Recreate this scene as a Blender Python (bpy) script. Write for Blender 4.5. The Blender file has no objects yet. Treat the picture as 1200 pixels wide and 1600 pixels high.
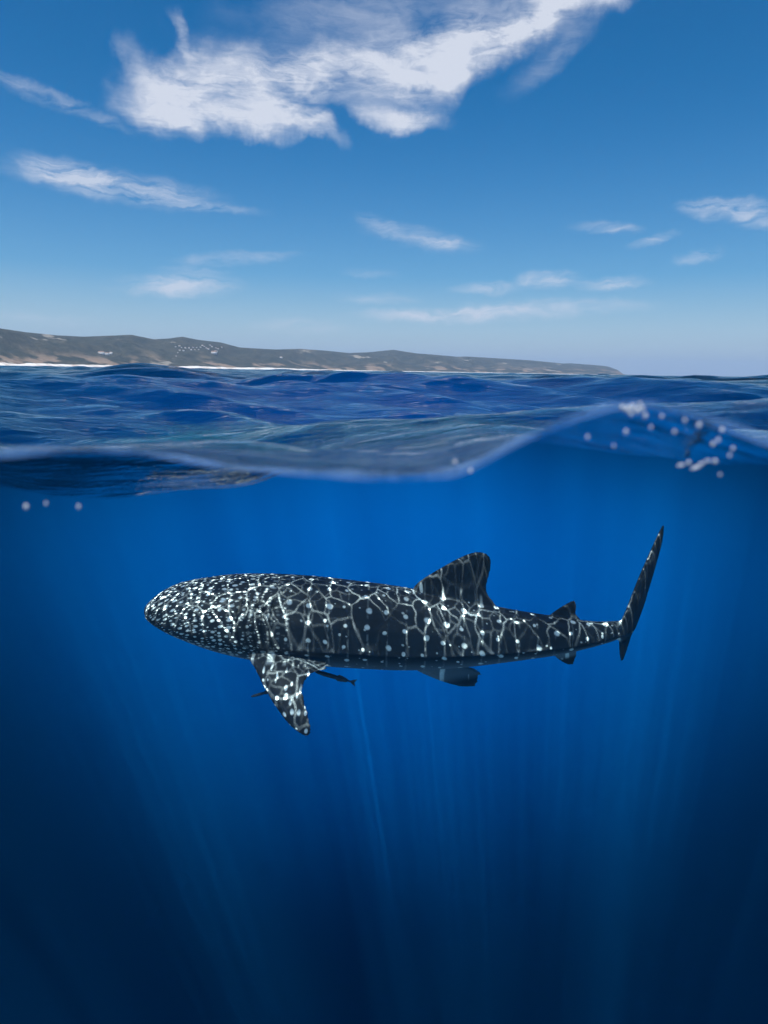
import bpy, bmesh, math, random
import numpy as np
from mathutils import Matrix, Vector

random.seed(7)
rng = np.random.default_rng(318)
scene = bpy.context.scene
col = scene.collection
R = math.radians

# ------------------------------------------------------------------ camera
CAMZ = 0.22
FPX = 1042.0                      # focal length in photo pixels (photo 1200 x 1600)
PITCH, ROLL = R(11.92), R(0.88)
camd = bpy.data.cameras.new('camera')
camd.sensor_fit = 'VERTICAL'
camd.sensor_height = 36.0
camd.lens = FPX / 1600 * 36.0
camd.clip_start = 0.02
camd.clip_end = 60000
camd.dof.use_dof = True
camd.dof.focus_distance = 9.0
camd.dof.aperture_fstop = 3.6
cam = bpy.data.objects.new('camera', camd)
CAMR = Matrix.Rotation(R(90) - PITCH, 3, 'X') @ Matrix.Rotation(ROLL, 3, 'Z')
cam.matrix_world = Matrix.Translation((0, 0, CAMZ)) @ CAMR.to_4x4()
col.objects.link(cam)
scene.camera = cam


def pdir(px, py):
    """photo pixel -> world direction"""
    return CAMR @ Vector(((px - 600) / FPX, (800 - py) / FPX, -1.0))


def at(px, py, Y):
    """photo pixel -> point on the vertical plane y = Y"""
    d = pdir(px, py)
    t = Y / d.y
    return Vector((d.x * t, Y, CAMZ + d.z * t))


def azel(px, py):
    d = pdir(px, py).normalized()
    return math.degrees(math.atan2(d.x, d.y)), math.degrees(math.asin(d.z))


# ------------------------------------------------------------------ render settings
scene.render.engine = 'CYCLES'
cy = scene.cycles
cy.use_denoising = True
cy.use_adaptive_sampling = True
cy.adaptive_threshold = 0.03
cy.max_bounces = 8
cy.diffuse_bounces = 2
cy.glossy_bounces = 4
cy.transmission_bounces = 4
cy.volume_bounces = 1
cy.transparent_max_bounces = 16
cy.caustics_reflective = False
cy.caustics_refractive = False
cy.sample_clamp_indirect = 3.0
cy.volume_max_steps = 256
vs = scene.view_settings
vs.view_transform = 'Standard'
vs.look = 'None'
vs.exposure = 0.2
vs.gamma = 1.0

# ------------------------------------------------------------------ sun
SUN_EL, SUN_AZ = R(71), R(200)     # azimuth clockwise from +Y: behind the camera, a little to the left
sun_to = Vector((math.sin(SUN_AZ) * math.cos(SUN_EL), math.cos(SUN_AZ) * math.cos(SUN_EL), math.sin(SUN_EL)))
sl = bpy.data.lights.new('sun', 'SUN')
sl.energy = 5.0
sl.angle = R(0.5)
sl.color = (1.0, 0.965, 0.91)
so = bpy.data.objects.new('sun', sl)
so.rotation_euler = sun_to.to_track_quat('Z', 'Y').to_euler()
so.location = (0, 0, 30)
col.objects.link(so)


# ------------------------------------------------------------------ node helpers
class NT:
    def __init__(self, tree):
        self.t = tree
        self.n = tree.nodes
        self.n.clear()

    def node(self, typ, **kw):
        nd = self.n.new(typ)
        for k, v in kw.items():
            setattr(nd, k, v)
        return nd

    def link(self, a, b):
        self.t.links.new(a, b)

    def put(self, sock, v):
        if isinstance(v, bpy.types.NodeSocket):
            self.link(v, sock)
        else:
            sock.default_value = v

    def math(self, op, a, b=0.0, c=0.0, clamp=False):
        nd = self.node('ShaderNodeMath', operation=op, use_clamp=clamp)
        self.put(nd.inputs[0], a)
        self.put(nd.inputs[1], b)
        self.put(nd.inputs[2], c)
        return nd.outputs[0]

    def vmath(self, op, a, b=(0, 0, 0), scale=None):
        nd = self.node('ShaderNodeVectorMath', operation=op)
        self.put(nd.inputs[0], a)
        self.put(nd.inputs[1], b)
        if scale is not None:
            self.put(nd.inputs['Scale'], scale)
        return nd.outputs['Value'] if op in ('LENGTH', 'DOT_PRODUCT') else nd.outputs[0]

    def ramp(self, v, a, b, lo=0.0, hi=1.0, smooth=True):
        nd = self.node('ShaderNodeMapRange')
        nd.interpolation_type = 'SMOOTHSTEP' if smooth else 'LINEAR'
        self.put(nd.inputs[0], v)
        self.put(nd.inputs[1], a)
        self.put(nd.inputs[2], b)
        self.put(nd.inputs[3], lo)
        self.put(nd.inputs[4], hi)
        return nd.outputs[0]

    def xyz(self, x=0.0, y=0.0, z=0.0):
        nd = self.node('ShaderNodeCombineXYZ')
        for i, v in enumerate((x, y, z)):
            self.put(nd.inputs[i], v)
        return nd.outputs[0]

    def sep(self, v):
        nd = self.node('ShaderNodeSeparateXYZ')
        self.link(v, nd.inputs[0])
        return nd.outputs

    def mapping(self, v, loc=(0, 0, 0), rot=(0, 0, 0), sc=(1, 1, 1), typ='POINT'):
        nd = self.node('ShaderNodeMapping', vector_type=typ)
        self.link(v, nd.inputs[0])
        nd.inputs[1].default_value = loc
        nd.inputs[2].default_value = rot
        nd.inputs[3].default_value = sc
        return nd.outputs[0]

    def noise(self, v, scale, detail=4.0, rough=0.5, dims='3D', dist=0.0, color=False):
        nd = self.node('ShaderNodeTexNoise', noise_dimensions=dims)
        self.link(v, nd.inputs['Vector'])
        nd.inputs['Scale'].default_value = scale
        nd.inputs['Detail'].default_value = detail
        nd.inputs['Roughness'].default_value = rough
        nd.inputs['Distortion'].default_value = dist
        return nd.outputs['Color'] if color else nd.outputs['Fac']

    def voronoi(self, v, scale, feature='F1', dims='2D', rnd=1.0):
        nd = self.node('ShaderNodeTexVoronoi', voronoi_dimensions=dims, feature=feature)
        self.link(v, nd.inputs['Vector'])
        nd.inputs['Scale'].default_value = scale
        nd.inputs['Randomness'].default_value = rnd
        return nd.outputs

    def mix(self, f, a, b):
        nd = self.node('ShaderNodeMix', data_type='RGBA')
        self.put(nd.inputs[0], f)
        for s, v in ((nd.inputs[6], a), (nd.inputs[7], b)):
            if isinstance(v, tuple) and len(v) == 3:
                v = (*v, 1.0)
            self.put(s, v)
        return nd.outputs[2]

    def out(self, surf=None, vol=None, kind='ShaderNodeOutputMaterial'):
        o = self.node(kind)
        if surf is not None:
            self.link(surf, o.inputs['Surface'])
        if vol is not None:
            self.link(vol, o.inputs['Volume'])
        return o


def material(name):
    m = bpy.data.materials.new(name)
    m.use_nodes = True
    return m, NT(m.node_tree)


def principled(nt, color, rough=0.7, spec=0.3, normal=None, **kw):
    p = nt.node('ShaderNodeBsdfPrincipled')
    if isinstance(color, tuple) and len(color) == 3:
        color = (*color, 1.0)
    nt.put(p.inputs['Base Color'], color)
    nt.put(p.inputs['Roughness'], rough)
    nt.put(p.inputs['Specular IOR Level'], spec)
    for k, v in kw.items():
        nt.put(p.inputs[k], v)
    if normal is not None:
        nt.link(normal, p.inputs['Normal'])
    return p.outputs[0]


# ------------------------------------------------------------------ world: sky with cirrus
world = bpy.data.worlds.new('World')
scene.world = world
world.use_nodes = True
world.cycles.sampling_method = 'MANUAL'
world.cycles.sample_map_resolution = 256
w = NT(world.node_tree)
tc = w.node('ShaderNodeTexCoord')
sky = w.node('ShaderNodeTexSky', sky_type='NISHITA')
sky.sun_disc = False
sky.sun_elevation = SUN_EL
sky.sun_rotation = SUN_AZ
sky.altitude = 0
sky.air_density = 1.0
sky.dust_density = 0.3
sky.ozone_density = 3.0
hsv = w.node('ShaderNodeHueSaturation')
hsv.inputs['Saturation'].default_value = 2.0
hsv.inputs['Value'].default_value = 1.0
w.link(sky.outputs[0], hsv.inputs['Color'])
bg_sky = w.node('ShaderNodeBackground')
bg_sky.inputs[1].default_value = 0.088

d = w.vmath('NORMALIZE', tc.outputs['Generated'])
dx, dy, dz = w.sep(d)
AZ = w.math('MULTIPLY', w.math('ARCTAN2', dx, dy), 57.29578)
EL = w.math('MULTIPLY', w.math('ARCSINE', dz), 57.29578)
AE = w.xyz(AZ, EL, 1.0)         # third component 1: homogeneous coordinates for the cloud ellipses
# pale blue air towards the horizon
lowf = w.math('SUBTRACT', 1.0, w.math('DIVIDE', EL, 26.0), clamp=True)
lowf = w.math('MULTIPLY', w.math('MULTIPLY', w.math('MULTIPLY', lowf, lowf), lowf), 0.9)
w.link(w.mix(lowf, hsv.outputs[0], (3.9, 5.3, 7.3)), bg_sky.inputs[0])
# feathering: two scales of domain warp
wa = w.vmath('SCALE', w.vmath('SUBTRACT', w.noise(AE, 0.16, 2, 0.55, '2D', color=True), (0.5, 0.5, 0.5)), scale=5.0)
wb = w.vmath('SCALE', w.vmath('SUBTRACT', w.noise(AE, 0.7, 4, 0.6, '2D', color=True), (0.5, 0.5, 0.5)), scale=1.7)
wb = w.vmath('MULTIPLY', wb, (1.0, 0.6, 0.0))
wa = w.vmath('MULTIPLY', wa, (1.0, 0.55, 0.0))
AW = w.vmath('ADD', w.vmath('ADD', AE, wa), wb)
AW2 = w.vmath('ADD', AE, w.vmath('ADD', w.vmath('SCALE', wb, scale=0.7), w.vmath('SCALE', wa, scale=0.3)))


def ellipses(coord, items):
    tot = None
    for (px, py, rx, ry, rot, wt) in items:
        a, e = azel(px, py)
        a1, e1 = azel(px + rx, py)
        a2, e2 = azel(px, py - ry)
        sx, sy = max(abs(a1 - a), .2), max(abs(e2 - e), .1)
        c_, s_ = math.cos(R(rot)), math.sin(R(rot))
        u = w.vmath('DOT_PRODUCT', coord, (c_ / sx, s_ / sx, -(a * c_ + e * s_) / sx))
        v = w.vmath('DOT_PRODUCT', coord, (-s_ / sy, c_ / sy, (a * s_ - e * c_) / sy))
        q = w.math('MULTIPLY_ADD', v, v, w.math('MULTIPLY', u, u))
        g = w.math('SUBTRACT', 1.0, q, clamp=True)
        v = w.math('MULTIPLY', w.math('MULTIPLY', g, g), wt * 1.5)
        tot = v if tot is None else w.math('ADD', tot, v)
    return tot


# photo pixels: centre, radii, tilt (deg), weight
big = ellipses(AW, [
    (270, 150, 125, 75, 10, 0.9), (400, 135, 170, 90, 5, 1.0), (560, 110, 190, 75, 12, 1.0),
    (720, 70, 190, 75, 22, 1.0), (850, 15, 170, 60, 28, 1.0), (960, -40, 190, 70, 22, .9),
    (340, 195, 190, 34, 2, 0.9), (620, 178, 85, 28, -6, 0.75), (480, 195, 100, 26, -14, 0.7),
    (700, 120, 130, 45, 35, 0.4), (560, 20, 260, 80, 5, 0.33), (290, 60, 22, 70, 32, 0.45),
    (205, 95, 40, 60, 30, 0.35), (880, 75, 130, 40, 30, 0.3), (1250, -160, 260, 80, 15, .8),
])
small = ellipses(AW2, [
    (190, 293, 200, 34, -3, 0.95), (110, 272, 95, 34, -8, 0.8), (300, 318, 140, 13, -2, 0.6),
    (40, 135, 110, 20, -14, 0.42), (140, 178, 90, 16, -16, 0.36),
    (660, 372, 115, 24, -8, 0.46), (590, 350, 45, 20, -20, 0.40), (700, 382, 60, 12, -4, .4),
    (950, 356, 75, 14, -6, 0.6), (1030, 374, 55, 11, 16, 0.55), (1140, 325, 110, 22, -6, 0.85),
    (1190, 345, 80, 18, -10, 0.6), (1095, 397, 52, 15, 8, 0.75),
    (280, 446, 125, 24, 2, 1.1), (370, 405, 120, 15, 5, 0.65), (300, 425, 75, 12, 0, .35),
    (780, 488, 300, 20, 2, 1.0), (700, 492, 150, 14, 1, 0.55), (590, 467, 90, 12, 0, 0.4),
    (858, 440, 75, 22, 0, 0.9), (960, 446, 65, 15, 4, 0.85), (760, 453, 70, 13, -3, 0.75),
    (465, 511, 95, 17, 0, 0.5), (575, 428, 60, 12, 0, 0.28), (70, 497, 110, 12, 0, 0.25),
    (-150, 300, 150, 26, 4, 0.7), (1400, 420, 160, 20, 2, 0.6), (-120, 440, 140, 16, 0, 0.5),
])
# fibrous texture drawn out along the wind
st1 = w.noise(w.mapping(AW2, rot=(0, 0, R(-16)), sc=(0.15, 0.42, 1)), 1.0, 6, 0.55, '2D', dist=0.45)
st2 = w.noise(w.mapping(AW2, rot=(0, 0, R(-6)), sc=(0.16, 0.95, 1)), 1.3, 6, 0.62, '2D', dist=0.5)
ss = w.noise(w.mapping(AE, rot=(0, 0, R(-24)), sc=(0.5, 2.2, 1)), 1.0, 6, 0.65, '2D', dist=0.8)
tex1 = w.math('ADD', w.ramp(st1, 0.25, 0.75, 0.16, 1.25, False), w.ramp(ss, 0.25, 0.75, -0.20, 0.20, False))
bigd = w.ramp(w.math('MULTIPLY', big, tex1), 0.0, 1.25, 0.0, 0.95, False)
tex2 = w.math('ADD', w.ramp(st2, 0.25, 0.75, -0.1, 1.3, False), w.ramp(ss, 0.25, 0.75, -0.12, 0.12, False))
smd = w.ramp(w.math('MULTIPLY', small, tex2), 0.0, 1.45, 0.0, 0.78, False)
dens = w.math('MAXIMUM', bigd, smd)
dens = w.math('MULTIPLY', dens, w.ramp(EL, 0.2, 2.0))
bg_cl = w.node('ShaderNodeBackground')
bg_cl.inputs[0].default_value = (0.80, 0.85, 0.97, 1)
bg_cl.inputs[1].default_value = 0.76
mixw = w.node('ShaderNodeMixShader')
w.link(dens, mixw.inputs[0])
w.link(bg_sky.outputs[0], mixw.inputs[1])
w.link(bg_cl.outputs[0], mixw.inputs[2])
w.out(mixw.outputs[0], kind='ShaderNodeOutputWorld')


# ------------------------------------------------------------------ object helpers
def link_mesh(name, me, mat=None, parent=None, smooth=True):
    o = bpy.data.objects.new(name, me)
    col.objects.link(o)
    if mat is not None and not me.materials:
        me.materials.append(mat)
    if smooth:
        me.polygons.foreach_set('use_smooth', [True] * len(me.polygons))
    if parent is not None:
        o.parent = parent
    return o


def tag(o, label=None, cat=None, group=None, kind=None):
    for k, v in (('label', label), ('category', cat), ('group', group), ('kind', kind)):
        if v:
            o[k] = v
    return o


def mesh_np(name, verts, faces):
    """verts (n,3); faces: list of int arrays, each (m,3) or (m,4)"""
    me = bpy.data.meshes.new(name)
    verts = np.asarray(verts, dtype=np.float32)
    faces = [np.asarray(f, dtype=np.int32) for f in faces if len(f)]
    me.vertices.add(len(verts))
    me.vertices.foreach_set('co', verts.ravel())
    idx = np.concatenate([f.ravel() for f in faces])
    tot = np.concatenate([np.full(len(f), f.shape[1], dtype=np.int32) for f in faces])
    start = np.concatenate([[0], np.cumsum(tot)[:-1]]).astype(np.int32)
    me.loops.add(len(idx))
    me.loops.foreach_set('vertex_index', idx)
    me.polygons.add(len(tot))
    me.polygons.foreach_set('loop_start', start)
    me.polygons.foreach_set('loop_total', tot)
    me.update(calc_edges=True)
    me.validate()
    return me


def grid_faces(nr, nc, off=0):
    i = np.arange(nr - 1)[:, None] * nc + np.arange(nc - 1)[None, :] + off
    return np.stack([i, i + 1, i + nc + 1, i + nc], -1).reshape(-1, 4)


# ------------------------------------------------------------------ sea surface shape
WALL = 0.60                        # where the camera's port cuts the water
Y_SPLIT = 45.0
RATIO = 0.0075
NW = 110
wl = np.exp(rng.uniform(np.log(0.10), np.log(8.0), NW))
wl.sort()
wdir = R(195) + rng.normal(0, 0.5, NW) + np.where(wl < 1.0, rng.normal(0, .22, NW), 0)
wslope = np.interp(np.log(wl), np.log([0.1, 0.3, 0.8, 2.0, 4.0, 8.0]), [0.012, 0.034, 0.036, 0.034, 0.034, 0.018])
wamp = wslope * wl / (2 * np.pi)
wph = rng.uniform(0, 2 * np.pi, NW)

# waterline seen on the port: photo pixels
WLINE = [(-900, 722), (-500, 700), (-200, 722), (0, 711), (90, 704), (180, 704), (260, 713), (340, 727), (430, 736), (520, 741), (590, 744),
         (660, 741), (715, 736), (760, 716), (810, 690), (860, 667), (910, 648), (960, 636), (1000, 632),
         (1050, 640), (1100, 656), (1150, 674), (1200, 692), (1260, 712), (1400, 725), (1700, 700), (2100, 722)]
wlp = [at(px, py, WALL) for px, py in WLINE]
wl_x = np.array([p.x for p in wlp])
wl_z = np.array([p.z for p in wlp])


def cubic(xq, xs, ys):
    """Catmull-Rom through (xs, ys)"""
    xs = np.asarray(xs, float)
    ys = np.asarray(ys, float)
    m = np.gradient(ys, xs)
    xq = np.clip(xq, xs[0], xs[-1])
    k = np.clip(np.searchsorted(xs, xq) - 1, 0, len(xs) - 2)
    h = xs[k + 1] - xs[k]
    t = (xq - xs[k]) / h
    return ((2 * t**3 - 3 * t**2 + 1) * ys[k] + (t**3 - 2 * t**2 + t) * h * m[k]
            + (-2 * t**3 + 3 * t**2) * ys[k + 1] + (t**3 - t**2) * h * m[k + 1])


def sstep(a, b, v):
    t = np.clip((v - a) / (b - a), 0, 1)
    return t * t * (3 - 2 * t)


def sea(X, Y):
    """surface position for rest points X, Y"""
    Z = np.zeros_like(X)
    DX = np.zeros_like(X)
    DY = np.zeros_like(X)
    sp = np.maximum(RATIO * Y, 0.007)
    gust = 0.75 + 0.35 * np.sin(X * 0.21 + Y * 0.13 + 1.0) * np.sin(Y * 0.17 - X * 0.11) + 0.2 * np.sin(X * .05 - Y * .04)
    near_long = sstep(WALL, WALL + 2.2, Y)
    near_short = sstep(WALL, WALL + 0.9, Y)
    for L, th, a, ph in zip(wl, wdir, wamp, wph):
        f = sstep(2.2, 5.0, L / sp)
        if not f.any():
            continue
        k = 2 * np.pi / L
        kx, ky = math.sin(th), math.cos(th)
        arg = k * (kx * X + ky * Y) + ph
        g = f * a * (gust if L < 2.5 else 1.0) * (near_long if L > 0.7 else near_short)
        Z += g * np.sin(arg)
        q = 0.75 * g
        DX += q * kx * np.cos(arg)
        DY += q * ky * np.cos(arg)
    near = np.exp(-np.maximum(Y - WALL, 0) / 0.85) * (Y < 8)
    wlz = cubic(X / (1 + 0.15 * np.maximum(Y - WALL, 0)), wl_x, wl_z)
    Z = Z + wlz * near
    # a hollow just beyond the port, its underside mirrors the animal below
    for px, yy, rx_, ry_, dpt in ((95, 1.75, 0.50, 0.50, 0.17), (365, 1.75, 0.22, 0.36, 0.06)):
        c = at(px, 770, yy)
        u = (X - c.x) / rx_
        v = (Y - c.y - 0.25) / ry_
        Z -= dpt * np.exp(-(u * u + v * v) * 1.2)
    return X + DX, Y + DY, Z


def rows(y0, y1, ratio):
    n = int(math.log(y1 / y0) / ratio) + 1
    return y0 * np.exp(np.linspace(0, math.log(y1 / y0), n))


NC = 640
kk = np.linspace(-1, 1, NC)
kk = 0.55 * kk + 0.45 * kk**3      # denser in the middle
yr = rows(WALL, Y_SPLIT, RATIO)
Xg = kk[None, :] * 1.9 * (yr[:, None] + 2.2)
Yg = np.repeat(yr[:, None], NC, 1)
X1, Y1, Z1 = sea(Xg, Yg)
NR = len(yr)
FLOOR = -110.0
top = np.stack([X1, Y1, Z1], -1).reshape(-1, 3)
verts = [top]
faces = [grid_faces(NR, NC)]
base = len(top)
# skirt: port face, sides, back, floor
fr = top.reshape(NR, NC, 3)
per = np.concatenate([np.arange(NC), NC - 1 + NC * np.arange(1, NR), (NR - 1) * NC + np.arange(NC - 2, -1, -1), NC * np.arange(NR - 2, 0, -1)])
low = top[per].copy()
low[:, 2] = FLOOR
verts.append(low)
n = len(per)
i = np.arange(n)
j = (i + 1) % n
faces.append(np.stack([per[j], per[i], base + i, base + j], -1))
verts.append(np.array([[low[:, 0].mean(), low[:, 1].mean(), FLOOR]]))
faces.append(np.stack([base + j, base + i, np.full(n, base + n)], -1))
me = mesh_np('sea', np.concatenate(verts), faces)
# which faces are cut (not free surface)
fa = me.attributes.new('cut', 'FLOAT', 'FACE')
nq = (NR - 1) * (NC - 1)
cutv = np.ones(len(me.polygons), dtype=np.float32)
cutv[:nq] = 0
fa.data.foreach_set('value', cutv)


def ripples(nt, pos, strength):
    """small wind ripples as a bump, elongated across the wind"""
    p = nt.mapping(pos, rot=(0, 0, R(12)), sc=(0.42, 1.35, 1.0))
    a = nt.noise(p, 2.2, 6, 0.62, dist=0.5)
    b = nt.noise(p, 9.0, 4, 0.6, dist=0.4)
    h = nt.math('ADD', nt.math('MULTIPLY', a, 0.10), nt.math('MULTIPLY', b, 0.022))
    bp = nt.node('ShaderNodeBump')
    bp.inputs['Strength'].default_value = strength
    bp.inputs['Distance'].default_value = 1.0
    nt.link(h, bp.inputs['Height'])
    return bp.outputs[0]


m_sea, s = material('sea_water')
geo = s.node('ShaderNodeNewGeometry')
P = geo.outputs['Position']
cut = s.node('ShaderNodeAttribute', attribute_name='cut').outputs['Fac']
nrm = ripples(s, P, 0.55)
fres = s.node('ShaderNodeFresnel')
fres.inputs[0].default_value = 1.333
s.link(nrm, fres.inputs['Normal'])
# painted caustic net: surface transmission pattern that throws bright lines below
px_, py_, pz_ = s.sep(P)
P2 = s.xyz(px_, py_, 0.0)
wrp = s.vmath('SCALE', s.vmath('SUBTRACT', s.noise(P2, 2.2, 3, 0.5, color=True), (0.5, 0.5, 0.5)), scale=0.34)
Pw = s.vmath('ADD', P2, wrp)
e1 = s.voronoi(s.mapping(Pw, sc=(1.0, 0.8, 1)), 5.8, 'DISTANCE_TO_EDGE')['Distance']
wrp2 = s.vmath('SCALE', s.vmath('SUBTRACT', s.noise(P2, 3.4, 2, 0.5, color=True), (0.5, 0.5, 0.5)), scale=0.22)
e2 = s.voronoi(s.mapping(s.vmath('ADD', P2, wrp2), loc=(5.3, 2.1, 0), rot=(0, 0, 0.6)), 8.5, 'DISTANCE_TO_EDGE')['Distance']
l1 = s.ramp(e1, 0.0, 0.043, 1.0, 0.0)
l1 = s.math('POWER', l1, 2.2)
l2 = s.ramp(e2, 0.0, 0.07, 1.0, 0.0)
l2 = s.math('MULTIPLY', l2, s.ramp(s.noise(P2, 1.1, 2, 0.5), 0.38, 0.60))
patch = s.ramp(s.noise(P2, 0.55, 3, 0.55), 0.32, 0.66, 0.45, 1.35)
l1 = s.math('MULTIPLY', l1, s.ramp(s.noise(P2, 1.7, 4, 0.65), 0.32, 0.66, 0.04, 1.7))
caustic = s.math('ADD', s.math('MULTIPLY', l1, 15.0), s.math('MULTIPLY', l2, 5.0))
net_fade = s.ramp(py_, 6.7, 8.4)  # painted net fades to even transmission farther off
caustic = s.math('ADD', s.math('MULTIPLY', caustic, s.math('SUBTRACT', 1.0, s.math('MULTIPLY', net_fade, 0.93))), s.math('MULTIPLY', net_fade, 0.95))
caustic = s.math('MULTIPLY', s.math('ADD', caustic, 0.40), patch)
# painted net acts only at steep incidence, so grazing views don't show it
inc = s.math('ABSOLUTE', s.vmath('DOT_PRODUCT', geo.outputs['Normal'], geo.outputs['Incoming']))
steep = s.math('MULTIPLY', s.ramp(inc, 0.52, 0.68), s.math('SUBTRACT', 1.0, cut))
caustic = s.math('ADD', s.math('MULTIPLY', caustic, steep), s.math('SUBTRACT', 1.0, steep))
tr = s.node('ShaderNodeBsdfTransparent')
s.link(caustic, tr.inputs[0])
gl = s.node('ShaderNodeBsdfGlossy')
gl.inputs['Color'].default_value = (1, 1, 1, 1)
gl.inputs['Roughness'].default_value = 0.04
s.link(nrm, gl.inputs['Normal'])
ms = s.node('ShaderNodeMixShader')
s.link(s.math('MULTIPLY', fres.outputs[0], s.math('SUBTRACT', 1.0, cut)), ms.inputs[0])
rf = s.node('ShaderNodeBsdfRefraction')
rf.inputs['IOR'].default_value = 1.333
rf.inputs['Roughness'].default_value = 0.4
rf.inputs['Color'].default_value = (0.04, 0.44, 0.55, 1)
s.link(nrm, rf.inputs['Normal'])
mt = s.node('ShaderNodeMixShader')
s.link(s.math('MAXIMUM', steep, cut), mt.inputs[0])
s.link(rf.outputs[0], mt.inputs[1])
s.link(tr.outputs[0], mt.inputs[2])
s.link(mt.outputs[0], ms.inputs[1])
s.link(gl.outputs[0], ms.inputs[2])
# uneven scattering density, shaped to paint the water's glow and dark edges
dep = s.math('MULTIPLY', pz_, -1.0)
fy = s.math('MULTIPLY', s.ramp(py_, 6.0, 11.0, 0.02, 1.0), s.ramp(py_, 11.0, 19.0, 1.0, 0.12))
fz = s.math('MULTIPLY', s.ramp(dep, 4.4, 9.2, 1.0, 0.0), s.ramp(dep, 0.6, 3.2, 0.03, 1.0))
gx = s.math('DIVIDE', s.math('SUBTRACT', px_, 0.4), s.math('MULTIPLY', s.math('ADD', s.math('MULTIPLY', py_, 0.28), 2.8), s.ramp(dep, 1.0, 9.0, 1.0, 0.62)))
fx = s.math('EXPONENT', s.math('MULTIPLY', s.math('MULTIPLY', gx, gx), -1.0))
ds = s.math('MULTIPLY', s.math('MULTIPLY', fy, fz), fx)
ds = s.math('ADD', s.math('MULTIPLY', ds, 0.21), 0.002)
sc_ = s.node('ShaderNodeVolumeScatter')
sc_.inputs['Color'].default_value = (0.002, 0.33, 1.0, 1)
s.link(ds, sc_.inputs['Density'])
sc_.inputs['Anisotropy'].default_value = 0.0
ab = s.node('ShaderNodeVolumeAbsorption')
ab.inputs['Color'].default_value = (0.0, 0.55, 0.62, 1)
ab.inputs['Density'].default_value = 0.062
ab2 = s.node('ShaderNodeVolumeAbsorption')        # added absorption of green and red, following the shaped density
ab2.inputs['Color'].default_value = (0.1, 0.33, 1.0, 1)
s.link(ds, ab2.inputs['Density'])
av0 = s.node('ShaderNodeAddShader')
s.link(ab.outputs[0], av0.inputs[0])
s.link(ab2.outputs[0], av0.inputs[1])
av = s.node('ShaderNodeAddShader')
s.link(sc_.outputs[0], av.inputs[0])
s.link(av0.outputs[0], av.inputs[1])
s.out(ms.outputs[0], av.outputs[0])
m_sea.cycles.volume_step_rate = 0.13
m_sea.cycles.homogeneous_volume = False
sea_o = link_mesh('sea', me, m_sea)
tag(sea_o, 'clear blue sea water with rippled surface cut open at the waterline', kind='structure')

# far sea, opaque deep water out to the horizon
yr2 = rows(Y_SPLIT, 14000.0, 0.0125)
NC2 = 420
k2 = np.linspace(-1, 1, NC2)
Xf = k2[None, :] * 1.9 * (yr2[:, None] + 2.2)
Yf = np.repeat(yr2[:, None], NC2, 1)
X2, Y2, Z2 = sea(Xf, Yf)
Z2 = Z2 - 0.012
me2 = mesh_np('open_sea', np.stack([X2, Y2, Z2], -1).reshape(-1, 3), [grid_faces(len(yr2), NC2)])
m_far, f = material('open_sea_water')
fg = f.node('ShaderNodeNewGeometry')
fn = ripples(f, fg.outputs['Position'], 0.5)
fp = principled(f, (0.004, 0.040, 0.085), 0.12, 0.5, fn, IOR=1.333)
f.out(fp)
tag(link_mesh('open_sea', me2, m_far), 'open deep blue sea running out to the horizon', kind='structure')

# sea bed
m_bed, b = material('seabed_sand')
bg = b.node('ShaderNodeNewGeometry')
b.out(principled(b, b.mix(b.noise(bg.outputs['Position'], 0.3, 5), (0.010, 0.011, 0.011), (0.016, 0.017, 0.016)), 0.95, 0.1))
nb = 41
cub = np.linspace(-1, 1, nb)
gx_, gy_ = np.meshgrid(26000 * cub**5, np.concatenate([np.linspace(-60, 0, 6), 15000 * np.linspace(0, 1, nb - 5)[1:]**4]))
gz_ = FLOOR - 2.0 + 0.6 * np.sin(gx_ * 0.13) * np.cos(gy_ * 0.11)
tag(link_mesh('seabed', mesh_np('seabed', np.stack([gx_, gy_, gz_], -1).reshape(-1, 3), [grid_faces(nb, nb)]), m_bed), kind='structure')


# ------------------------------------------------------------------ hills along the coast
RIDGE = [(-700, 500), (-400, 492), (-200, 505), (-80, 503), (0, 513), (40, 519), (90, 524), (130, 526), (170, 524.5), (205, 523), (240, 530), (262, 529),
         (285, 526), (310, 531), (345, 535), (375, 543), (430, 546), (470, 545), (510, 548), (545, 551.5), (580, 550), (615, 546.5), (650, 552),
         (700, 556), (715, 557.5), (730, 557), (780, 560), (830, 563), (880, 568), (890, 567.5), (925, 570), (950, 572.5), (965, 578), (974, 584.5), (980, 586.3)]
rx = np.array([p[0] for p in RIDGE], float)
ry = np.array([p[1] for p in RIDGE], float)
HX = np.linspace(-700, 980, 560)
NT_ = 70


def vnoise(x, y, seed, octs=5):
    out = np.zeros_like(x)
    amp, fr_ = 1.0, 1.0
    r2 = np.random.default_rng(seed)
    tab = r2.uniform(-1, 1, (64, 64))
    for _ in range(octs):
        xi, yi = np.floor(x * fr_).astype(int), np.floor(y * fr_).astype(int)
        tx, ty = x * fr_ - xi, y * fr_ - yi
        tx, ty = tx * tx * (3 - 2 * tx), ty * ty * (3 - 2 * ty)
        g = lambda a, b_: tab[a % 64, b_ % 64]
        out += amp * ((g(xi, yi) * (1 - tx) + g(xi + 1, yi) * tx) * (1 - ty) + (g(xi, yi + 1) * (1 - tx) + g(xi + 1, yi + 1) * tx) * ty)
        amp *= 0.5
        fr_ *= 2.03
    return out


def shore(px):
    return np.interp(px, [-700, 0, 400, 700, 980], [2300, 2900, 3900, 5200, 6800])


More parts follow.
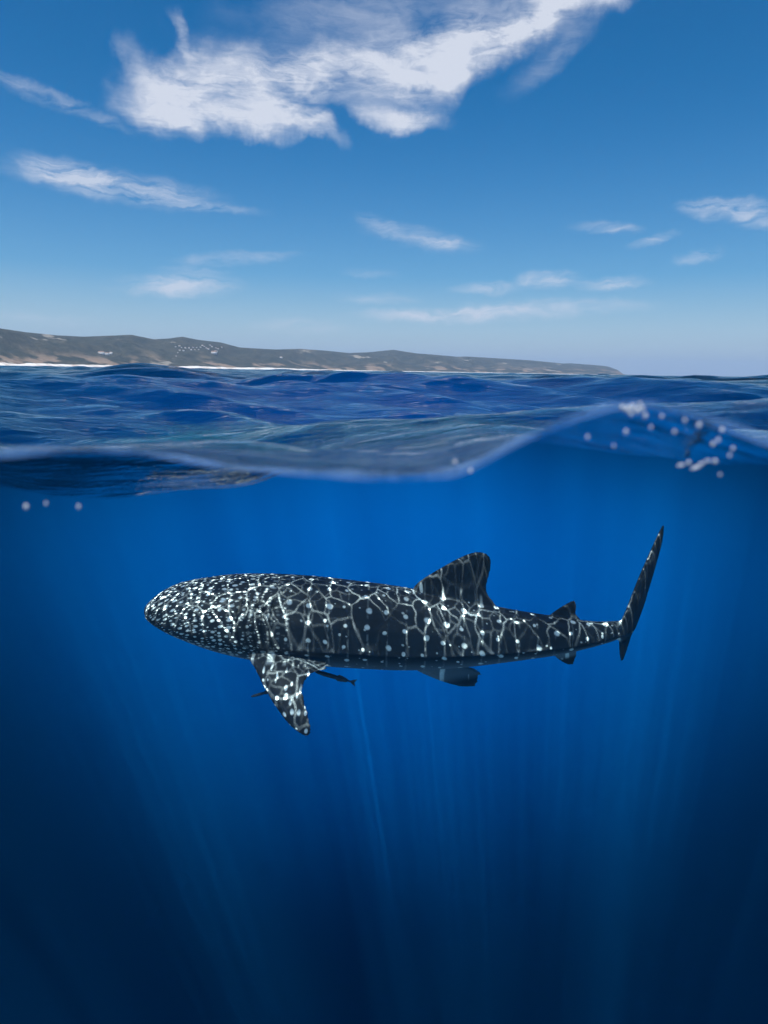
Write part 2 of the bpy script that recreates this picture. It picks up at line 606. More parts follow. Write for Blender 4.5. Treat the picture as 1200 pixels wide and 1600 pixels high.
hz_az = np.zeros(len(HX))
hz_el = np.zeros(len(HX))
for q, px in enumerate(HX):
    a, e = azel(px, float(np.interp(px, rx, ry)))
    hz_az[q], hz_el[q] = R(a), math.tan(R(e))
T = np.linspace(0, 1, NT_)
D0 = shore(HX)
Wd = D0 * 0.42
DD = D0[:, None] + T[None, :] * Wd[:, None]
WX = DD * np.sin(hz_az)[:, None] / np.cos(0)
WY = DD * np.cos(hz_az)[:, None]
HR = np.maximum(hz_el, 0.0001)[:, None] * (D0 + 0.62 * Wd)[:, None] + CAMZ
prof = sstep(-0.25, 0.62, T) - sstep(-0.25, 0.62, np.array(0.0))
prof = prof / prof[int(0.62 * (NT_ - 1))]
prof = np.where(T > 0.62, 1 - 0.7 * sstep(0.62, 1.3, T), prof)
n1 = vnoise(WX / 420 + 3, WY / 420 + 9, 3)
n2 = -np.abs(vnoise(WX / 190 + 1, WY / 420, 8))
HH = HR * (prof[None, :] * (1 + 0.10 * n1) + 0.17 * n1 * np.sin(np.pi * np.clip(T / .62, 0, 1))[None, :] + 0.16 * n2 * np.sin(np.pi * np.clip(T / .7, 0, 1))[None, :])
HH = np.where(T[None, :] < 0.62, np.minimum(HH, HR * 1.2), HH)
# cliffs / low bank at the shore
bank = 5.0 + 7.0 * np.clip(vnoise(WX / 260, WY / 260, 5), -0.4, 1)
HH += bank * sstep(0.0, 0.02, T)[None, :]
HH[:, 0] = -2.0
# keep the skyline where the photograph has it
tanv = (HH - CAMZ) / DD
mx = tanv.max(1)
HH = np.where(HH > 0, HH * (hz_el / np.maximum(mx, 1e-5))[:, None].clip(0.2, 3), HH)
verts_h = np.stack([WX, WY, HH], -1)
me_h = mesh_np('hills', verts_h.reshape(-1, 3), [grid_faces(len(HX), NT_)[:, ::-1]])
m_h, h = material('scrub_and_rock')
hg = h.node('ShaderNodeNewGeometry')
HP = hg.outputs['Position']
hx, hy, hzz = h.sep(HP)
scr = h.mix(h.ramp(h.noise(HP, 0.012, 6, 0.65), 0.35, 0.65), (0.020, 0.026, 0.015), (0.060, 0.056, 0.032))
scr = h.mix(h.ramp(h.voronoi(HP, 0.06, dims='3D')['Distance'], 0.3, 0.8, 0.0, 0.55), scr, (0.016, 0.024, 0.012))
dry = h.ramp(h.noise(HP, 0.0035, 5, 0.6), 0.56, 0.70)
scr = h.mix(h.math('MULTIPLY', dry, 0.55), scr, (0.21, 0.165, 0.10))
rockm = h.math('MULTIPLY', h.ramp(h.noise(HP, 0.006, 6, 0.62), 0.52, 0.60), h.ramp(hzz, 75.0, 18.0))
colh = h.mix(h.math('MULTIPLY', rockm, 0.6), scr, (0.36, 0.25, 0.17))
scar = h.ramp(h.noise(h.mapping(HP, loc=(300, 900, 0), sc=(1, 1, 2.5)), 0.0045, 4, 0.55), 0.66, 0.70)
colh = h.mix(h.math('MULTIPLY', scar, 0.7), colh, (0.34, 0.30, 0.24))
hb = h.node('ShaderNodeBump')
hb.inputs['Strength'].default_value = 0.9
hb.inputs['Distance'].default_value = 14.0
h.link(h.noise(HP, 0.03, 6, 0.65), hb.inputs['Height'])
h.out(principled(h, colh, 0.95, 0.1, hb.outputs[0]))
tag(link_mesh('hills', me_h, m_h), 'long range of scrub covered coastal hills across the water', kind='structure')

# beach: a pale strip of sand and surf along the foot of the hills
NBT = 8
tb = np.linspace(0, 1, NBT)
bw = np.interp(HX, [-700, 430, 560, 980], [1, 1, .45, .25])
jit = 1 + 0.35 * vnoise(HX / 23.0, HX * 0 + .5, 21, 4)
DB = D0[:, None] - 60 + tb[None, :] * 66
ZB = -1.0 + (9.5 * bw * jit)[:, None] * sstep(0.0, 1.0, tb)[None, :]
me_b = mesh_np('beach', np.stack([DB * np.sin(hz_az)[:, None], DB * np.cos(hz_az)[:, None], ZB], -1).reshape(-1, 3), [grid_faces(len(HX), NBT)[:, ::-1]])
m_b, bb = material('pale_sand')
bgx = bb.node('ShaderNodeNewGeometry')
bb.out(principled(bb, bb.mix(bb.ramp(bb.noise(bgx.outputs['Position'], 0.02, 5, 0.6), 0.45, 0.65), (0.74, 0.71, 0.66), (0.50, 0.40, 0.31)), 0.9, 0.1))
tag(link_mesh('beach', me_b, m_b), 'pale sandy beach along the foot of the hills', kind='structure')

# houses on the slopes
m_wall, hw = material('whitewashed_wall')
hw.out(principled(hw, (0.72, 0.70, 0.66), 0.85, 0.2))
m_roof, hr = material('clay_roof')
hr.out(principled(hr, (0.42, 0.27, 0.19), 0.9, 0.1))


def hill_hit(px, py):
    """point of the hill face seen at this pixel"""
    q = int(round((px + 700) / 1680 * 559))
    _, e = azel(px, py)
    tv = (HH[q] - CAMZ) / DD[q]
    k = int(np.argmax(tv > math.tan(R(e))))
    return Vector(verts_h[q, max(k, 2)])


def box_mesh(name, lx, ly, h0, h1):
    v = [(x, y, z) for z in (h0, h1) for x, y in ((-lx, -ly), (lx, -ly), (lx, ly), (-lx, ly))]
    return mesh_np(name, v, [[(0, 3, 2, 1), (4, 5, 6, 7), (0, 1, 5, 4), (1, 2, 6, 5), (2, 3, 7, 6), (3, 0, 4, 7)]])


def house(px, py, wid, hei, label, group):
    p = hill_hit(px, py)
    e = bpy.data.objects.new('house', None)
    col.objects.link(e)
    e.location = p - Vector((0, 0, 1.5))
    e.rotation_euler.z = -math.atan2(p.x, p.y) + random.uniform(-.4, .4)
    tag(e, label, 'house', group)
    dpt = wid * random.uniform(0.6, 0.9)
    link_mesh('wall', box_mesh('wall', wid / 2, dpt / 2, -3, hei), m_wall, e, smooth=False)
    a, b2, z = wid / 2 + .5, dpt / 2 + .5, hei + 0.01
    rf = mesh_np('roof', [(-a, -b2, z), (a, -b2, z), (a, b2, z), (-a, b2, z), (-a, 0, z + dpt * .22), (a, 0, z + dpt * .22)],
                 [[(0, 1, 5, 4), (2, 3, 4, 5), (0, 3, 2, 1)], [(0, 4, 3), (1, 2, 5)]])
    link_mesh('roof', rf, m_roof, e, smooth=False)


VILL = 'houses of the hillside village'
for px, py in ((273, 545), (279, 544), (284, 546), (290, 545), (295, 546.5), (300, 544), (303, 547), (307, 543.5), (312, 543), (316, 541), (319, 543.5),
               (322, 545), (327, 541), (331, 543.5), (336, 545), (341, 545.5), (345, 543), (281, 548), (287, 549), (299, 549), (310, 546.5), (277, 552), (274, 557), (325, 547.5)):
    house(px, py, random.uniform(5, 13), random.uniform(4, 6.5), 'small white house in the village scattered across the hillside', VILL)
house(333, 553, 30, 11, 'wide white building standing alone below the hillside village', None)
house(338, 551.5, 16, 11, 'narrow white building beside the wide one below the village', None)
house(439, 560, 14, 9, 'lone small white house low on the slope, well apart from the village', None)
house(156, 553, 26, 9, 'long white building low on the slope above the beach', None)
house(166, 554.5, 20, 9, 'lower white building at the end of the long one above the beach', None)
house(173, 556, 12, 10, 'tall narrow white building next to the long ones above the beach', None)

# ------------------------------------------------------------------ whale shark
YC = 6.2
ST = [  # photo x, top, bottom of the trunk, width/height, sideways offset
    (229, 944, 962, 2.3, 0.0), (233, 938, 966, 2.2, 0.0), (242, 929, 972, 2.05, 0.0), (260, 917, 982, 1.8, 0.0), (290, 906, 997, 1.55, 0.0), (320, 900, 1010, 1.4, 0.0),
    (360, 895, 1023, 1.25, 0.0), (400, 894, 1032, 1.15, 0.0), (450, 896, 1038, 1.05, 0.0), (500, 900, 1042, 1.0, 0.0),
    (560, 907, 1046, 0.95, 0.0), (620, 915, 1049, 0.92, 0.0), (680, 926, 1048, 0.9, 0.0), (740, 939, 1043, 0.88, 0.0),
    (780, 948, 1038, 0.88, 0.0), (830, 957, 1031, 0.9, 0.01), (870, 963, 1025, 0.9, 0.03), (910, 969, 1016, 0.92, 0.07),
    (940, 971, 1008, 0.92, 0.13), (965, 970, 1000, 0.8, 0.20), (985, 969, 993, 0.6, 0.28)]
stx, sty, stz, sta, stb = [], [], [], [], []
for px, t_, b_, r_, yo in ST:
    pt, pb = at(px, t_, YC + yo), at(px, b_, YC + yo)
    zc = (pt.z + pb.z) / 2
    tane = (CAMZ - zc) / (YC + yo)
    ext = (pt.z - pb.z) / 2
    a = ext / math.sqrt(1 + (r_ * tane) ** 2)
    stx.append((pt.x + pb.x) / 2)
    sty.append(YC + yo)
    stz.append(zc)
    sta.append(a)
    stb.append(a * r_)
stx = np.array(stx)


def trunk(xq):
    return tuple(cubic(xq, stx, v) for v in (sty, stz, sta, stb))


def section_r(phi, x):
    """radius factor: ridges along the flanks (phi = 0 towards +y, pi/2 up)"""
    k = sstep(stx[6], stx[9], x) * (1 - 0.5 * sstep(stx[16], stx[20], x))
    r = np.ones_like(phi)
    for ang, amp in ((-16, 0.055), (16, 0.03), (44, 0.03), (68, 0.018)):
        for c in (R(ang), math.pi - R(ang)):
            dd = np.angle(np.exp(1j * (phi - c)))
            r = r + amp * k * np.exp(-(dd / R(5.0)) ** 2)
    # flatter belly
    r = r - 0.07 * np.clip(-np.sin(phi), 0, 1) ** 4
    return r


def build_shark():
    bm_v, bm_f = [], []
    NS, NP = 170, 72
    tt = np.linspace(0, 1, NS)
    xs = stx[0] + (stx[-1] - stx[0]) * (tt ** 1.25)
    ph = np.arange(NP) / NP * 2 * np.pi
    yc, zc, aa, b_ = trunk(xs)
    # blunt wide snout
    for k in range(NS):
        rr = section_r(ph, np.full(NP, xs[k]))
        head = 1 - sstep(stx[0], stx[5], xs[k])
        n_ = 2.0 + 0.7 * head
        c, s_ = np.cos(ph), np.sin(ph)
        cs = np.sign(c) * np.abs(c) ** (2 / n_)
        sn = np.sign(s_) * np.abs(s_) ** (2 / n_)
        bm_v.append(np.stack([np.full(NP, xs[k]) + 0.10 * head * (cs ** 2) * b_[k], yc[k] + b_[k] * rr * cs, zc[k] + aa[k] * rr * sn], -1))
    V = np.concatenate(bm_v)
    i = np.arange(NS - 1)[:, None] * NP + np.arange(NP)[None, :]
    j = np.arange(NS - 1)[:, None] * NP + (np.arange(NP)[None, :] + 1) % NP
    F4 = [np.stack([i, j, j + NP, i + NP], -1).reshape(-1, 4)]
    c0 = len(V)
    V = np.concatenate([V, [[xs[0] - 0.008, yc[0], zc[0]], [xs[-1] + 0.01, yc[-1] + .02, zc[-1]]]])
    q = np.arange(NP)
    F3 = [np.stack([q, np.full(NP, c0), (q + 1) % NP], -1), np.stack([(NS - 1) * NP + q, (NS - 1) * NP + (q + 1) % NP, np.full(NP, c0 + 1)], -1)]
    parts = [V]
    off = len(V)

    def fin(stations, thick):
        """stations: (leading edge, trailing edge) points from root to tip"""
        nonlocal off
        st = [(Vector(a), Vector(b2)) for a, b2 in stations]
        # refine
        fine = []
        us = np.linspace(0, len(st) - 1, 5 * (len(st) - 1) + 1)
        base = np.arange(len(st))
        L = np.array([s_[0] for s_ in st])
        Tq = np.array([s_[1] for s_ in st])
        for u in us:
            fine.append((np.array([cubic(np.array([u]), base, L[:, c])[0] for c in range(3)]),
                         np.array([cubic(np.array([u]), base, Tq[:, c])[0] for c in range(3)])))
        M = 10
        prof_ = [(0.0, 0.0), (0.06, .5), (0.2, .9), (0.4, 1), (0.65, .7), (0.85, .38), (1.0, 0.16), (0.85, -.38), (0.65, -.7), (0.4, -1), (0.2, -.9), (0.06, -.5)]
        M = len(prof_)
        vv = []
        for k, (a, b2) in enumerate(fine):
            k0, k1 = max(k - 1, 0), min(k + 1, len(fine) - 1)
            span = (fine[k1][0] + fine[k1][1]) - (fine[k0][0] + fine[k0][1])
            ch = b2 - a
            nn = np.cross(span, ch)
            nn /= np.linalg.norm(nn) + 1e-9
            cl = np.linalg.norm(ch)
            t = max(min(thick, cl * 0.2), 0.011) * (1.0 - 0.45 * k / len(fine))
            for u, v in prof_:
                vv.append(a + ch * u + nn * t * v)
        K = len(fine)
        vv = np.array(vv)
        parts.append(vv)
        ii = np.arange(K - 1)[:, None] * M + np.arange(M)[None, :] + off
        jj = np.arange(K - 1)[:, None] * M + (np.arange(M)[None, :] + 1) % M + off
        F4.append(np.stack([ii, jj, jj + M, ii + M], -1).reshape(-1, 4))
        qq = np.arange(1, M - 1)
        F3.append(np.stack([np.full(M - 2, off), off + qq + 1, off + qq], -1))
        e0 = off + (K - 1) * M
        F3.append(np.stack([np.full(M - 2, e0), e0 + qq, e0 + qq + 1], -1))
        off += len(vv)

    def P(px, py, y):
        return at(px, py, YC + y)

    # first dorsal
    fin([(P(a, b2, 0), P(c, d_, 0)) for a, b2, c, d_ in (
        (640, 935, 772, 968), (648, 914, 780, 949), (671, 897, 767, 931), (690, 886, 764, 918), (706, 877, 767, 902),
        (722, 869, 770, 885), (738, 863.5, 768, 872), (749, 862, 761, 865))], 0.05)
    # second dorsal
    fin([(P(a, b2, 0.06), P(c, d_, 0.06)) for a, b2, c, d_ in (
        (846, 978, 908, 985), (855, 964, 912, 970), (868, 953, 903, 960), (880, 946, 903, 951), (890, 940, 902, 943), (896, 937, 900.5, 938.5))], 0.028)
    # near and far pectoral fins
    pec = [((392, 1004), (492, 1012), -.24), ((386, 1024), (516, 1042), -.44), ((398, 1046), (490, 1053), -.60), ((412, 1074), (477, 1068), -.72), ((424, 1095), (475, 1087), -.81),
           ((438, 1116), (481, 1108), -.89), ((453, 1134), (485, 1126), -.95), ((468, 1146), (487, 1139), -.99), ((479, 1152), (486, 1147), -1.01)]
    near_p = [(P(*a, y), P(*b2, y)) for a, b2, y in pec]
    fin(near_p, 0.045)
    fin([(Vector((a.x + .10, 2 * YC - a.y, a.z)), Vector((b2.x + .10, 2 * YC - b2.y, b2.z))) for a, b2 in near_p], 0.045)
    # pelvic fins
    pel = [((636, 1030), (712, 1036), .0), ((648, 1046), (752, 1050), -.03), ((672, 1058), (749, 1059), -.06), ((694, 1066), (748, 1066), -.08), ((716, 1072), (744, 1073), -.09)]
    nl = [(P(*a, y), P(*b2, y)) for a, b2, y in pel]
    fin(nl, 0.042)
    fin([(Vector((a.x, 2 * YC - a.y, a.z)), Vector((b2.x, 2 * YC - b2.y, b2.z))) for a, b2 in nl], 0.03)
    # anal fin
    fin([(P(a, b2, 0.05), P(c, d_, 0.05)) for a, b2, c, d_ in ((856, 1012, 900, 1012), (864, 1024, 906, 1021), (874, 1032, 902, 1031), (885, 1038, 899, 1038))], 0.02)
    # tail fin, swung away from the camera
    root = at(979, 979, YC + 0.24)
    psi = R(42)
    bk = Vector((math.cos(psi), math.sin(psi), 0))

    def TL(s_, h_):
        return root + bk * s_ + Vector((0, 0, h_))

    fin([(TL(*a), TL(*b2)) for a, b2 in (((-.20, -.06), (.10, -.10)), ((-.13, .07), (.20, -.09)), ((-.03, .20), (.30, .05)), ((.08, .37), (.39, .22)), ((.20, .54), (.47, .41)),
                                         ((.34, .71), (.55, .61)), ((.47, .87), (.61, .80)), ((.57, .99), (.62, .97)))], 0.04)
    fin([(TL(*a), TL(*b2)) for a, b2 in (((-.14, .06), (.16, .06)), ((-.14, -.05), (.20, -.02)), ((-.12, -.16), (.13, -.14)), ((-.09, -.27), (.06, -.26)), ((-.05, -.37), (.01, -.37)))], 0.028)
    V = np.concatenate(parts)
    me = mesh_np('trunk', V, F4 + [np.concatenate(F3)])
    o = bpy.data.objects.new('trunk', me)
    col.objects.link(o)
    rm = o.modifiers.new('r', 'REMESH')
    rm.mode = 'VOXEL'
    rm.voxel_size = 0.0115
    sm = o.modifiers.new('s', 'SMOOTH')
    sm.factor = 0.5
    sm.iterations = 5
    dg = bpy.context.evaluated_depsgraph_get()
    out = bpy.data.meshes.new_from_object(o.evaluated_get(dg))
    bpy.data.objects.remove(o)
    return out


sm_ = build_shark()
sm_.name = 'whale_shark'
nv = len(sm_.vertices)
co = np.zeros(nv * 3)
sm_.vertices.foreach_get('co', co)
co = co.reshape(-1, 3)
yc_, zc_, a_, b_ = trunk(co[:, 0])
u_ = (co[:, 1] - yc_) / np.maximum(b_, .02)
v_ = (co[:, 2] - zc_) / np.maximum(a_, .02)
rho = np.hypot(u_, v_)
ang = np.arctan2(-u_, v_)               # 0 on the back, + towards the camera side
pxl = 229 + (co[:, 0] - stx[0]) / (stx[-1] - stx[0]) * 756   # about the photo x
# gill slits: five grooves behind the head
nr_ = np.zeros(nv * 3)
sm_.vertices.foreach_get('normal', nr_)
nr_ = nr_.reshape(-1, 3)
gill = np.zeros(nv)
for g in range(5):
    xg = 392 + g * 11.5 - 10 * np.cos(np.clip((np.abs(ang) - 1.35) * 1.9, -1.57, 1.57))
    gill = np.maximum(gill, np.exp(-((pxl - xg) / 2.1) ** 2) * sstep(.62, .85, np.abs(ang)) * (1 - sstep(1.75, 1.95, np.abs(ang))))
gill *= (rho < 1.2)
# mouth: wide slit across the front of the snout
mouth = np.exp(-((v_ + 0.32) / 0.16) ** 2) * (1 - sstep(236, 262, pxl + 6 * u_**2))
co = co - nr_ * (0.013 * gill + 0.014 * mouth)[:, None]
rootp = Vector((float(stx[9]), YC, float(stz[9])))
sm_.vertices.foreach_set('co', (co - np.array(rootp)).astype(np.float32).ravel())
finm = sstep(1.14, 1.4, rho) * (pxl > 300)
finm = np.maximum(finm, sstep(955, 985, pxl))
pect = finm * (pxl < 560) * (v_ < 0.2)
sparse = finm * (1 - (pxl < 560) * (v_ < 0.2))
headm = 1 - sstep(365, 470, pxl)
dense = np.clip(np.maximum(headm, pect), 0, 1)
scoord = co[:, 0]
vcoord = ang * np.sqrt(np.maximum(a_ * b_, .02 ** 2)) * (1 - 0.0 * finm)
for nm, arr in (('along', scoord), ('around', vcoord), ('dense', dense), ('sparse', sparse), ('gill', np.maximum(gill, mouth)), ('belly', sstep(1.9, 2.5, np.abs(ang)) * (1 - finm)), ('fin', finm)):
    at_ = sm_.attributes.new(nm, 'FLOAT', 'POINT')
    at_.data.foreach_set('value', arr.astype(np.float32))
sm_.update()

m_sk, k = material('spotted_skin')
A = lambda nm: k.node('ShaderNodeAttribute', attribute_name=nm).outputs['Fac']
kal, kar, kde, ksp, kgi, kbe, kfin = (A(x) for x in ('along', 'around', 'dense', 'sparse', 'gill', 'belly', 'fin'))
kt = k.node('ShaderNodeTexCoord')
KO = kt.outputs['Object']
jit_ = k.vmath('SCALE', k.vmath('SUBTRACT', k.noise(KO, 5.0, 2, 0.5, color=True), (0.5, 0.5, 0.5)), scale=0.05)
PV = k.vmath('ADD', k.xyz(kal, kar, 0.0), jit_)


def spots(vec, scale, r0, r1, dims='2D', rnd=0.5, keep=1.0, off=0.0):
    nd = k.voronoi(k.vmath('ADD', vec, (off, off * 1.7, 0)), scale, 'F1', dims, rnd)
    rr = k.sep(nd['Color'])
    size = k.ramp(rr[0], 0.0, 1.0, r0, r1, False)
    v = k.ramp(nd['Distance'], k.math('MULTIPLY', size, 1.0), k.math('MULTIPLY', size, 0.45))
    if keep < 1:
        v = k.math('MULTIPLY', v, k.ramp(rr[1], keep - .02, keep + .02, 1.0, 0.0))
    return v


# big body spots in upright rows, small crowded ones on head and pectorals, few on dorsal and tail
sb = spots(k.vmath('MULTIPLY', PV, (0.92, 1.0, 1)), 6.0, 0.10, 0.215, rnd=0.36)
sb2 = spots(k.vmath('MULTIPLY', PV, (1.0, 1.2, 1)), 8.5, 0.06, 0.16, rnd=0.8, keep=0.4, off=3.3)
sh = spots(k.vmath('MULTIPLY', PV, (0.75, 1.15, 1)), 17.5, 0.16, 0.42, rnd=0.75)
sh2 = spots(k.vmath('MULTIPLY', PV, (0.55, 1.3, 1)), 30.0, 0.14, 0.30, rnd=0.9, keep=0.55, off=1.9)
sh = k.math('MAXIMUM', sh, k.math('MULTIPLY', sh2, 0.55))
kox, koy, koz = k.sep(KO)
KF = k.xyz(kox, k.math('SUBTRACT', k.math('MULTIPLY', koz, 1.1), k.math('MULTIPLY', koy, 0.4)), 0.0)
s3 = spots(k.vmath('ADD', KF, jit_), 15.0, 0.14, 0.36, rnd=0.85)
sp_ = spots(KO, 7.5, 0.12, 0.30, dims='3D', rnd=0.9, keep=0.3)
strp = k.math('SINE', k.math('MULTIPLY', kal, 2 * math.pi * 5.52))
strp = k.math('MULTIPLY', k.ramp(strp, 0.90, 1.0, 0.0, 0.16), k.ramp(k.noise(PV, 9.0, 3, 0.6), 0.45, 0.6))
body = k.math('MAXIMUM', k.math('MAXIMUM', sb, k.math('MULTIPLY', sb2, 0.6)), strp)
hd = k.math('MAXIMUM', k.math('MULTIPLY', sh, k.math('SUBTRACT', 1.0, kfin)), k.math('MULTIPLY', s3, kfin))
sel = k.node('ShaderNodeMix', data_type='FLOAT')
k.link(kde, sel.inputs[0])
k.link(body, sel.inputs[2])
k.link(hd, sel.inputs[3])
sel2 = k.node('ShaderNodeMix', data_type='FLOAT')
k.link(ksp, sel2.inputs[0])
k.link(sel.outputs[0], sel2.inputs[2])
k.link(k.math('MULTIPLY', sp_, 0.7), sel2.inputs[3])
spt = k.math('MULTIPLY', sel2.outputs[0], k.math('SUBTRACT', 1.0, kgi), clamp=True)
spt = k.math('MULTIPLY', spt, k.ramp(k.noise(KO, 24.0, 3, 0.6), 0.3, 0.6, 0.7, 1.0))
skin = k.mix(k.noise(KO, 6.0, 5, 0.6), (0.010, 0.012, 0.016), (0.028, 0.031, 0.036))
skin = k.mix(k.math('MULTIPLY', ksp, 0.6), skin, (0.005, 0.006, 0.008))
skin = k.mix(kbe, skin, (0.13, 0.15, 0.17))
skin = k.mix(spt, skin, (0.78, 0.78, 0.76))
skin = k.mix(k.math('MULTIPLY', kgi, 0.85), skin, (0.004, 0.005, 0.006))
kb = k.node('ShaderNodeBump')
kb.inputs['Strength'].default_value = 0.25
kb.inputs['Distance'].default_value = 0.01
k.link(k.noise(KO, 60.0, 4, 0.6), kb.inputs['Height'])
k.out(principled(k, skin, 0.55, 0.25, kb.outputs[0]))
shark = link_mesh('whale_shark', sm_, m_sk)
shark.location = rootp
tag(shark, 'large dark whale shark with white spots swimming just under the surface', 'whale shark')

# eyes
m_eye, ke = material('dark_eye')
ke.out(principled(ke, (0.01, 0.01, 0.012), 0.1, 0.6))
ball = bmesh.new()
bmesh.ops.create_uvsphere(ball, u_segments=20, v_segments=12, radius=0.022)
me_eye = bpy.data.meshes.new('eye')
ball.to_mesh(me_eye)
ball.free()
xe = at(262, 950, YC).x
ye, ze, ae, be = (float(v) for v in trunk(np.array([xe])))
for sgn in (-1, 1):
    eo = link_mesh('eye', me_eye, m_eye, shark)
    an = R(-14)
    eo.location = Vector((xe, ye + sgn * be * 0.98 * math.cos(an), ze + ae * math.sin(an))) - rootp


# ------------------------------------------------------------------ remoras
def loft(name, secs, M=14):
    """secs: (x, z, half height, half width)"""
    v, f4 = [], []
    ph = np.arange(M) / M * 2 * np.pi
    for x, z, a, b2 in secs:
        v.append(np.stack([np.full(M, x), b2 * np.cos(ph), z + a * np.sin(ph)], -1))
    v = np.concatenate(v)
    K = len(secs)
    ii = np.arange(K - 1)[:, None] * M + np.arange(M)[None, :]
    jj = np.arange(K - 1)[:, None] * M + (np.arange(M)[None, :] + 1) % M
    return v, np.stack([ii, jj, jj + M, ii + M], -1).reshape(-1, 4)


m_rem, kr = material('remora_skin')
rc = kr.node('ShaderNodeTexCoord')
kr.out(principled(kr, kr.mix(kr.noise(rc.outputs['Object'], 18, 4), (0.018, 0.022, 0.03), (0.045, 0.05, 0.06)), 0.5, 0.3))


def remora(loc, length, rot, label):
    e = bpy.data.objects.new('remora', None)
    col.objects.link(e)
    e.location = loc
    e.rotation_euler = rot
    L = length
    v, f4 = loft('body', [(-.5 * L, 0, .004 * L, .006 * L), (-.49 * L, 0, .022 * L, .04 * L), (-.42 * L, 0, .038 * L, .058 * L), (-.28 * L, 0, .052 * L, .056 * L), (-.1 * L, 0, .055 * L, .05 * L),
                          (.1 * L, 0, .045 * L, .038 * L), (.27 * L, 0, .028 * L, .02 * L), (.38 * L, 0, .017 * L, .01 * L), (.42 * L, 0, .02 * L, .006 * L)])
    link_mesh('body', mesh_np('body', v, [f4]), m_rem, e)

    def flat(nm, pts, th):
        n_ = len(pts)
        vv = [(x * L, y * L - th, z * L) for x, y, z in pts] + [(x * L, y * L + th, z * L) for x, y, z in pts]
        me = bpy.data.meshes.new(nm)
        me.from_pydata(vv, [], [tuple(range(n_)), tuple(range(2 * n_ - 1, n_ - 1, -1))] + [((q + 1) % n_, q, q + n_, (q + 1) % n_ + n_) for q in range(n_)])
        link_mesh(nm, me, m_rem, e, smooth=False)

    flat('tail_fin', [(.37, 0, .015), (.44, 0, .055), (.52, 0, .095), (.50, 0, .04), (.475, 0, 0), (.50, 0, -.04), (.52, 0, -.095), (.44, 0, -.055), (.37, 0, -.015)], .006 * L)
    flat('dorsal_fin', [(.02, 0, .045), (.08, 0, .085), (.16, 0, .075), (.30, 0, .04), (.30, 0, .02)], .005 * L)
    flat('anal_fin', [(.02, 0, -.045), (.08, 0, -.085), (.16, 0, -.075), (.30, 0, -.04), (.30, 0, -.02)], .005 * L)
    tag(e, label, 'fish')


remora(at(524, 1058, YC - 0.25), 0.40, (0, R(16), R(0)), 'slender dark remora trailing behind the spotted pectoral fin')
remora(at(412, 1083, YC - 0.45), 0.24, (0, R(-14), R(8)), 'small dark remora tucked against the front of the pectoral fin')

# ------------------------------------------------------------------ spray drops at the waterline
m_dr, kd = material('water_drop')
kd.out(principled(kd, (0.75, 0.78, 0.82), 0.08, 0.5, **{'Transmission Weight': 0.35, 'IOR': 1.33}))
dm = bmesh.new()
bmesh.ops.create_uvsphere(dm, u_segments=18, v_segments=12, radius=1.0)
for v in dm.verts:
    if v.co.z > 0:
        v.co.z *= 1.25
        v.co.x *= 1 - 0.18 * v.co.z
me_dr = bpy.data.meshes.new('spray_drop')
dm.to_mesh(me_dr)
dm.free()
DROPS = [(918, 683, 5.5), (959, 697, 4.2), (978, 675, 6.5), (1017, 668, 5), (1034, 651, 5.5), (1054, 675, 5.5), (1070, 657, 5.5), (1092, 665, 7.5),
         (1122, 688, 6), (1114, 694, 6.5), (1128, 672, 7), (1145, 701, 5.5), (1140, 712, 5), (1117, 721, 6), (1125, 742, 4.2), (711, 722, 6), (735, 736, 6.5), (41, 792, 7.5), (123, 792, 6), (72, 787, 5)]
DROPS += [(972, 637, 7), (980, 640, 9), (988, 637, 9), (996, 642, 9), (1004, 639, 7), (986, 647, 7), (1008, 650, 7), (1000, 632, 6)]
for px, py, r_ in DROPS:
    o = link_mesh('spray_drop', me_dr, m_dr)
    o.location = at(px, py, WALL - 0.012)
    s_ = 0.55 * r_ / FPX * WALL
    o.scale = (s_ * .85, s_ * .8, s_)
    if 960 < px < 1012 and py < 655 and r_ >= 6:
        tag(o, 'bright drop in the splash on top of the wave hump', 'water drop', 'splash on the hump')
    elif px < 200:
        tag(o, 'lone faint drop in the dark water below the wave hollow', 'water drop', 'faint drops below the trough')
    elif px < 800:
        tag(o, 'small drop where the hump rises from the waterline', 'water drop', 'drops at the foot of the hump')
    else:
        tag(o, 'tiny round drop hanging on the dark face of the hump', 'water drop', 'drops on the hump')
m_fk, kk_ = material('white_splash')
kk_.out(principled(kk_, (0.8, 0.83, 0.86), 0.35, 0.4))
for px, py, wd, ht, rt in ((1064, 727, 9, 3, .2), (1076, 723, 5, 4, 0), (1087, 731, 12, 3.4, .35), (1096, 725, 7, 3, .2), (1106, 720, 8, 2.5, .1), (1117, 721, 6, 4, 0)):
    o = link_mesh('splash_fleck', me_dr, m_fk)
    o.location = at(px, py, WALL - 0.008)
    u_s = 0.7 * WALL / FPX
    o.scale = (wd * u_s, 2.5 * u_s, ht * u_s)
    o.rotation_euler.y = -rt
    tag(o, 'white fleck of splashing water low on the hump', 'splash', 'splash flecks on the hump')

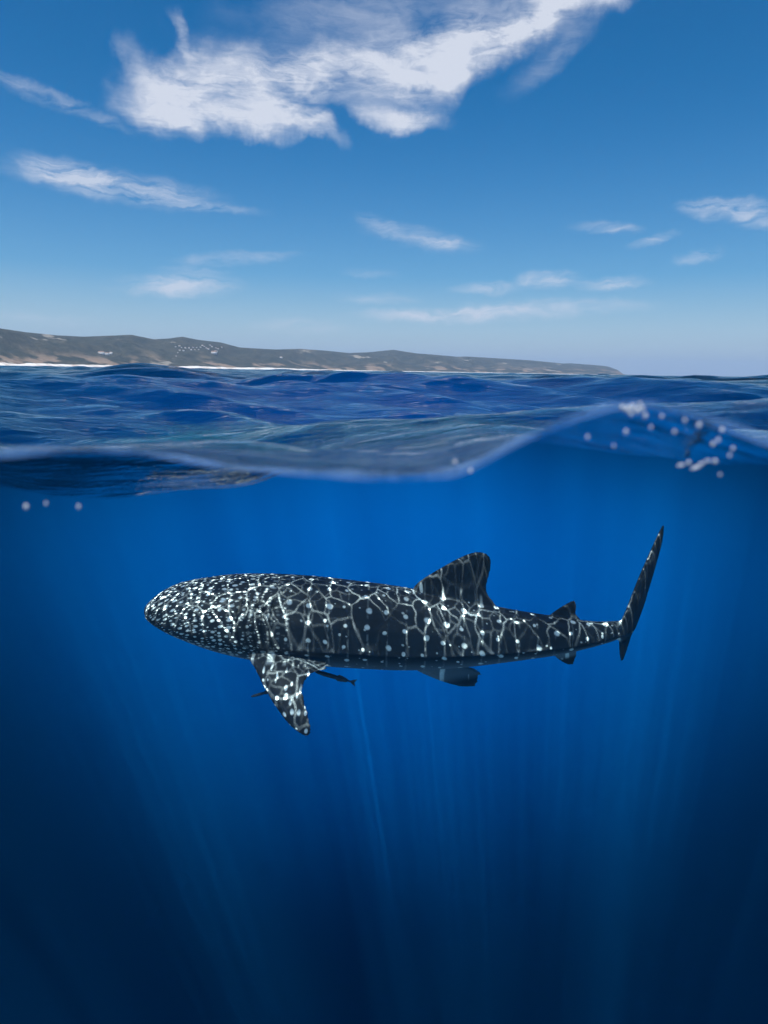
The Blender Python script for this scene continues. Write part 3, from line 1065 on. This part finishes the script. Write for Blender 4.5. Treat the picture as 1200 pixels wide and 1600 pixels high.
# pale strip along the waterline, colour standing in for bright blurred sky
m_fo, kf = material('pale_sky_blur')
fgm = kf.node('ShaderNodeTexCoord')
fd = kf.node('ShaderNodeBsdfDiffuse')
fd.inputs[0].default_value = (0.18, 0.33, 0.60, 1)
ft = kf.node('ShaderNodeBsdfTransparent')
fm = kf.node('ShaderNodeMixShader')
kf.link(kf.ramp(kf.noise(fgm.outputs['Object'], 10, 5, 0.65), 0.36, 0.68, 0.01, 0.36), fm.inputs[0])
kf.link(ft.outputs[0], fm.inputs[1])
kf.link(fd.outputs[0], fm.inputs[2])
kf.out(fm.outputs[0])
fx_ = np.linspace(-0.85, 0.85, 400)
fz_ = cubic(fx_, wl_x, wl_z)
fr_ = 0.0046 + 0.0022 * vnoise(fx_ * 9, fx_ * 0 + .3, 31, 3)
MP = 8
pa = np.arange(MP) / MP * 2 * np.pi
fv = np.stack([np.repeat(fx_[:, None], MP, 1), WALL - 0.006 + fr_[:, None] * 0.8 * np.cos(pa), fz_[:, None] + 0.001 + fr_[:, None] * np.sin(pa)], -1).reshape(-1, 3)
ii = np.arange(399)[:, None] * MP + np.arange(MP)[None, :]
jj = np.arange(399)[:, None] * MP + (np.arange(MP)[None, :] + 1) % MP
tag(link_mesh('sky_blur_strip', mesh_np('sky_blur_strip', fv, [np.stack([ii, ii + MP, jj + MP, jj], -1).reshape(-1, 4)]), m_fo), 'thin pale strip painted like blurred bright sky along the waterline', kind='stuff')

# ------------------------------------------------------------------ air
def box_obj(name, lo, hi):
    v = [(x, y, z) for z in (lo[2], hi[2]) for x, y in ((lo[0], lo[1]), (hi[0], lo[1]), (hi[0], hi[1]), (lo[0], hi[1]))]
    return mesh_np(name, v, [[(0, 3, 2, 1), (4, 5, 6, 7), (0, 1, 5, 4), (1, 2, 6, 5), (2, 3, 7, 6), (3, 0, 4, 7)]])


m_hz, z = material('sea_haze')
pv = z.node('ShaderNodeVolumePrincipled')
pv.inputs['Color'].default_value = (0.62, 0.79, 1.0, 1)
pv.inputs['Density'].default_value = 0.00008
pv.inputs['Anisotropy'].default_value = 0.2
z.out(None, pv.outputs[0])
hz = link_mesh('haze', box_obj('haze', (-28000, -2000, FLOOR - 6), (28000, 16000, 330)), m_hz, smooth=False)
tag(hz, 'thin pale sea haze softening the distant hills', kind='stuff')
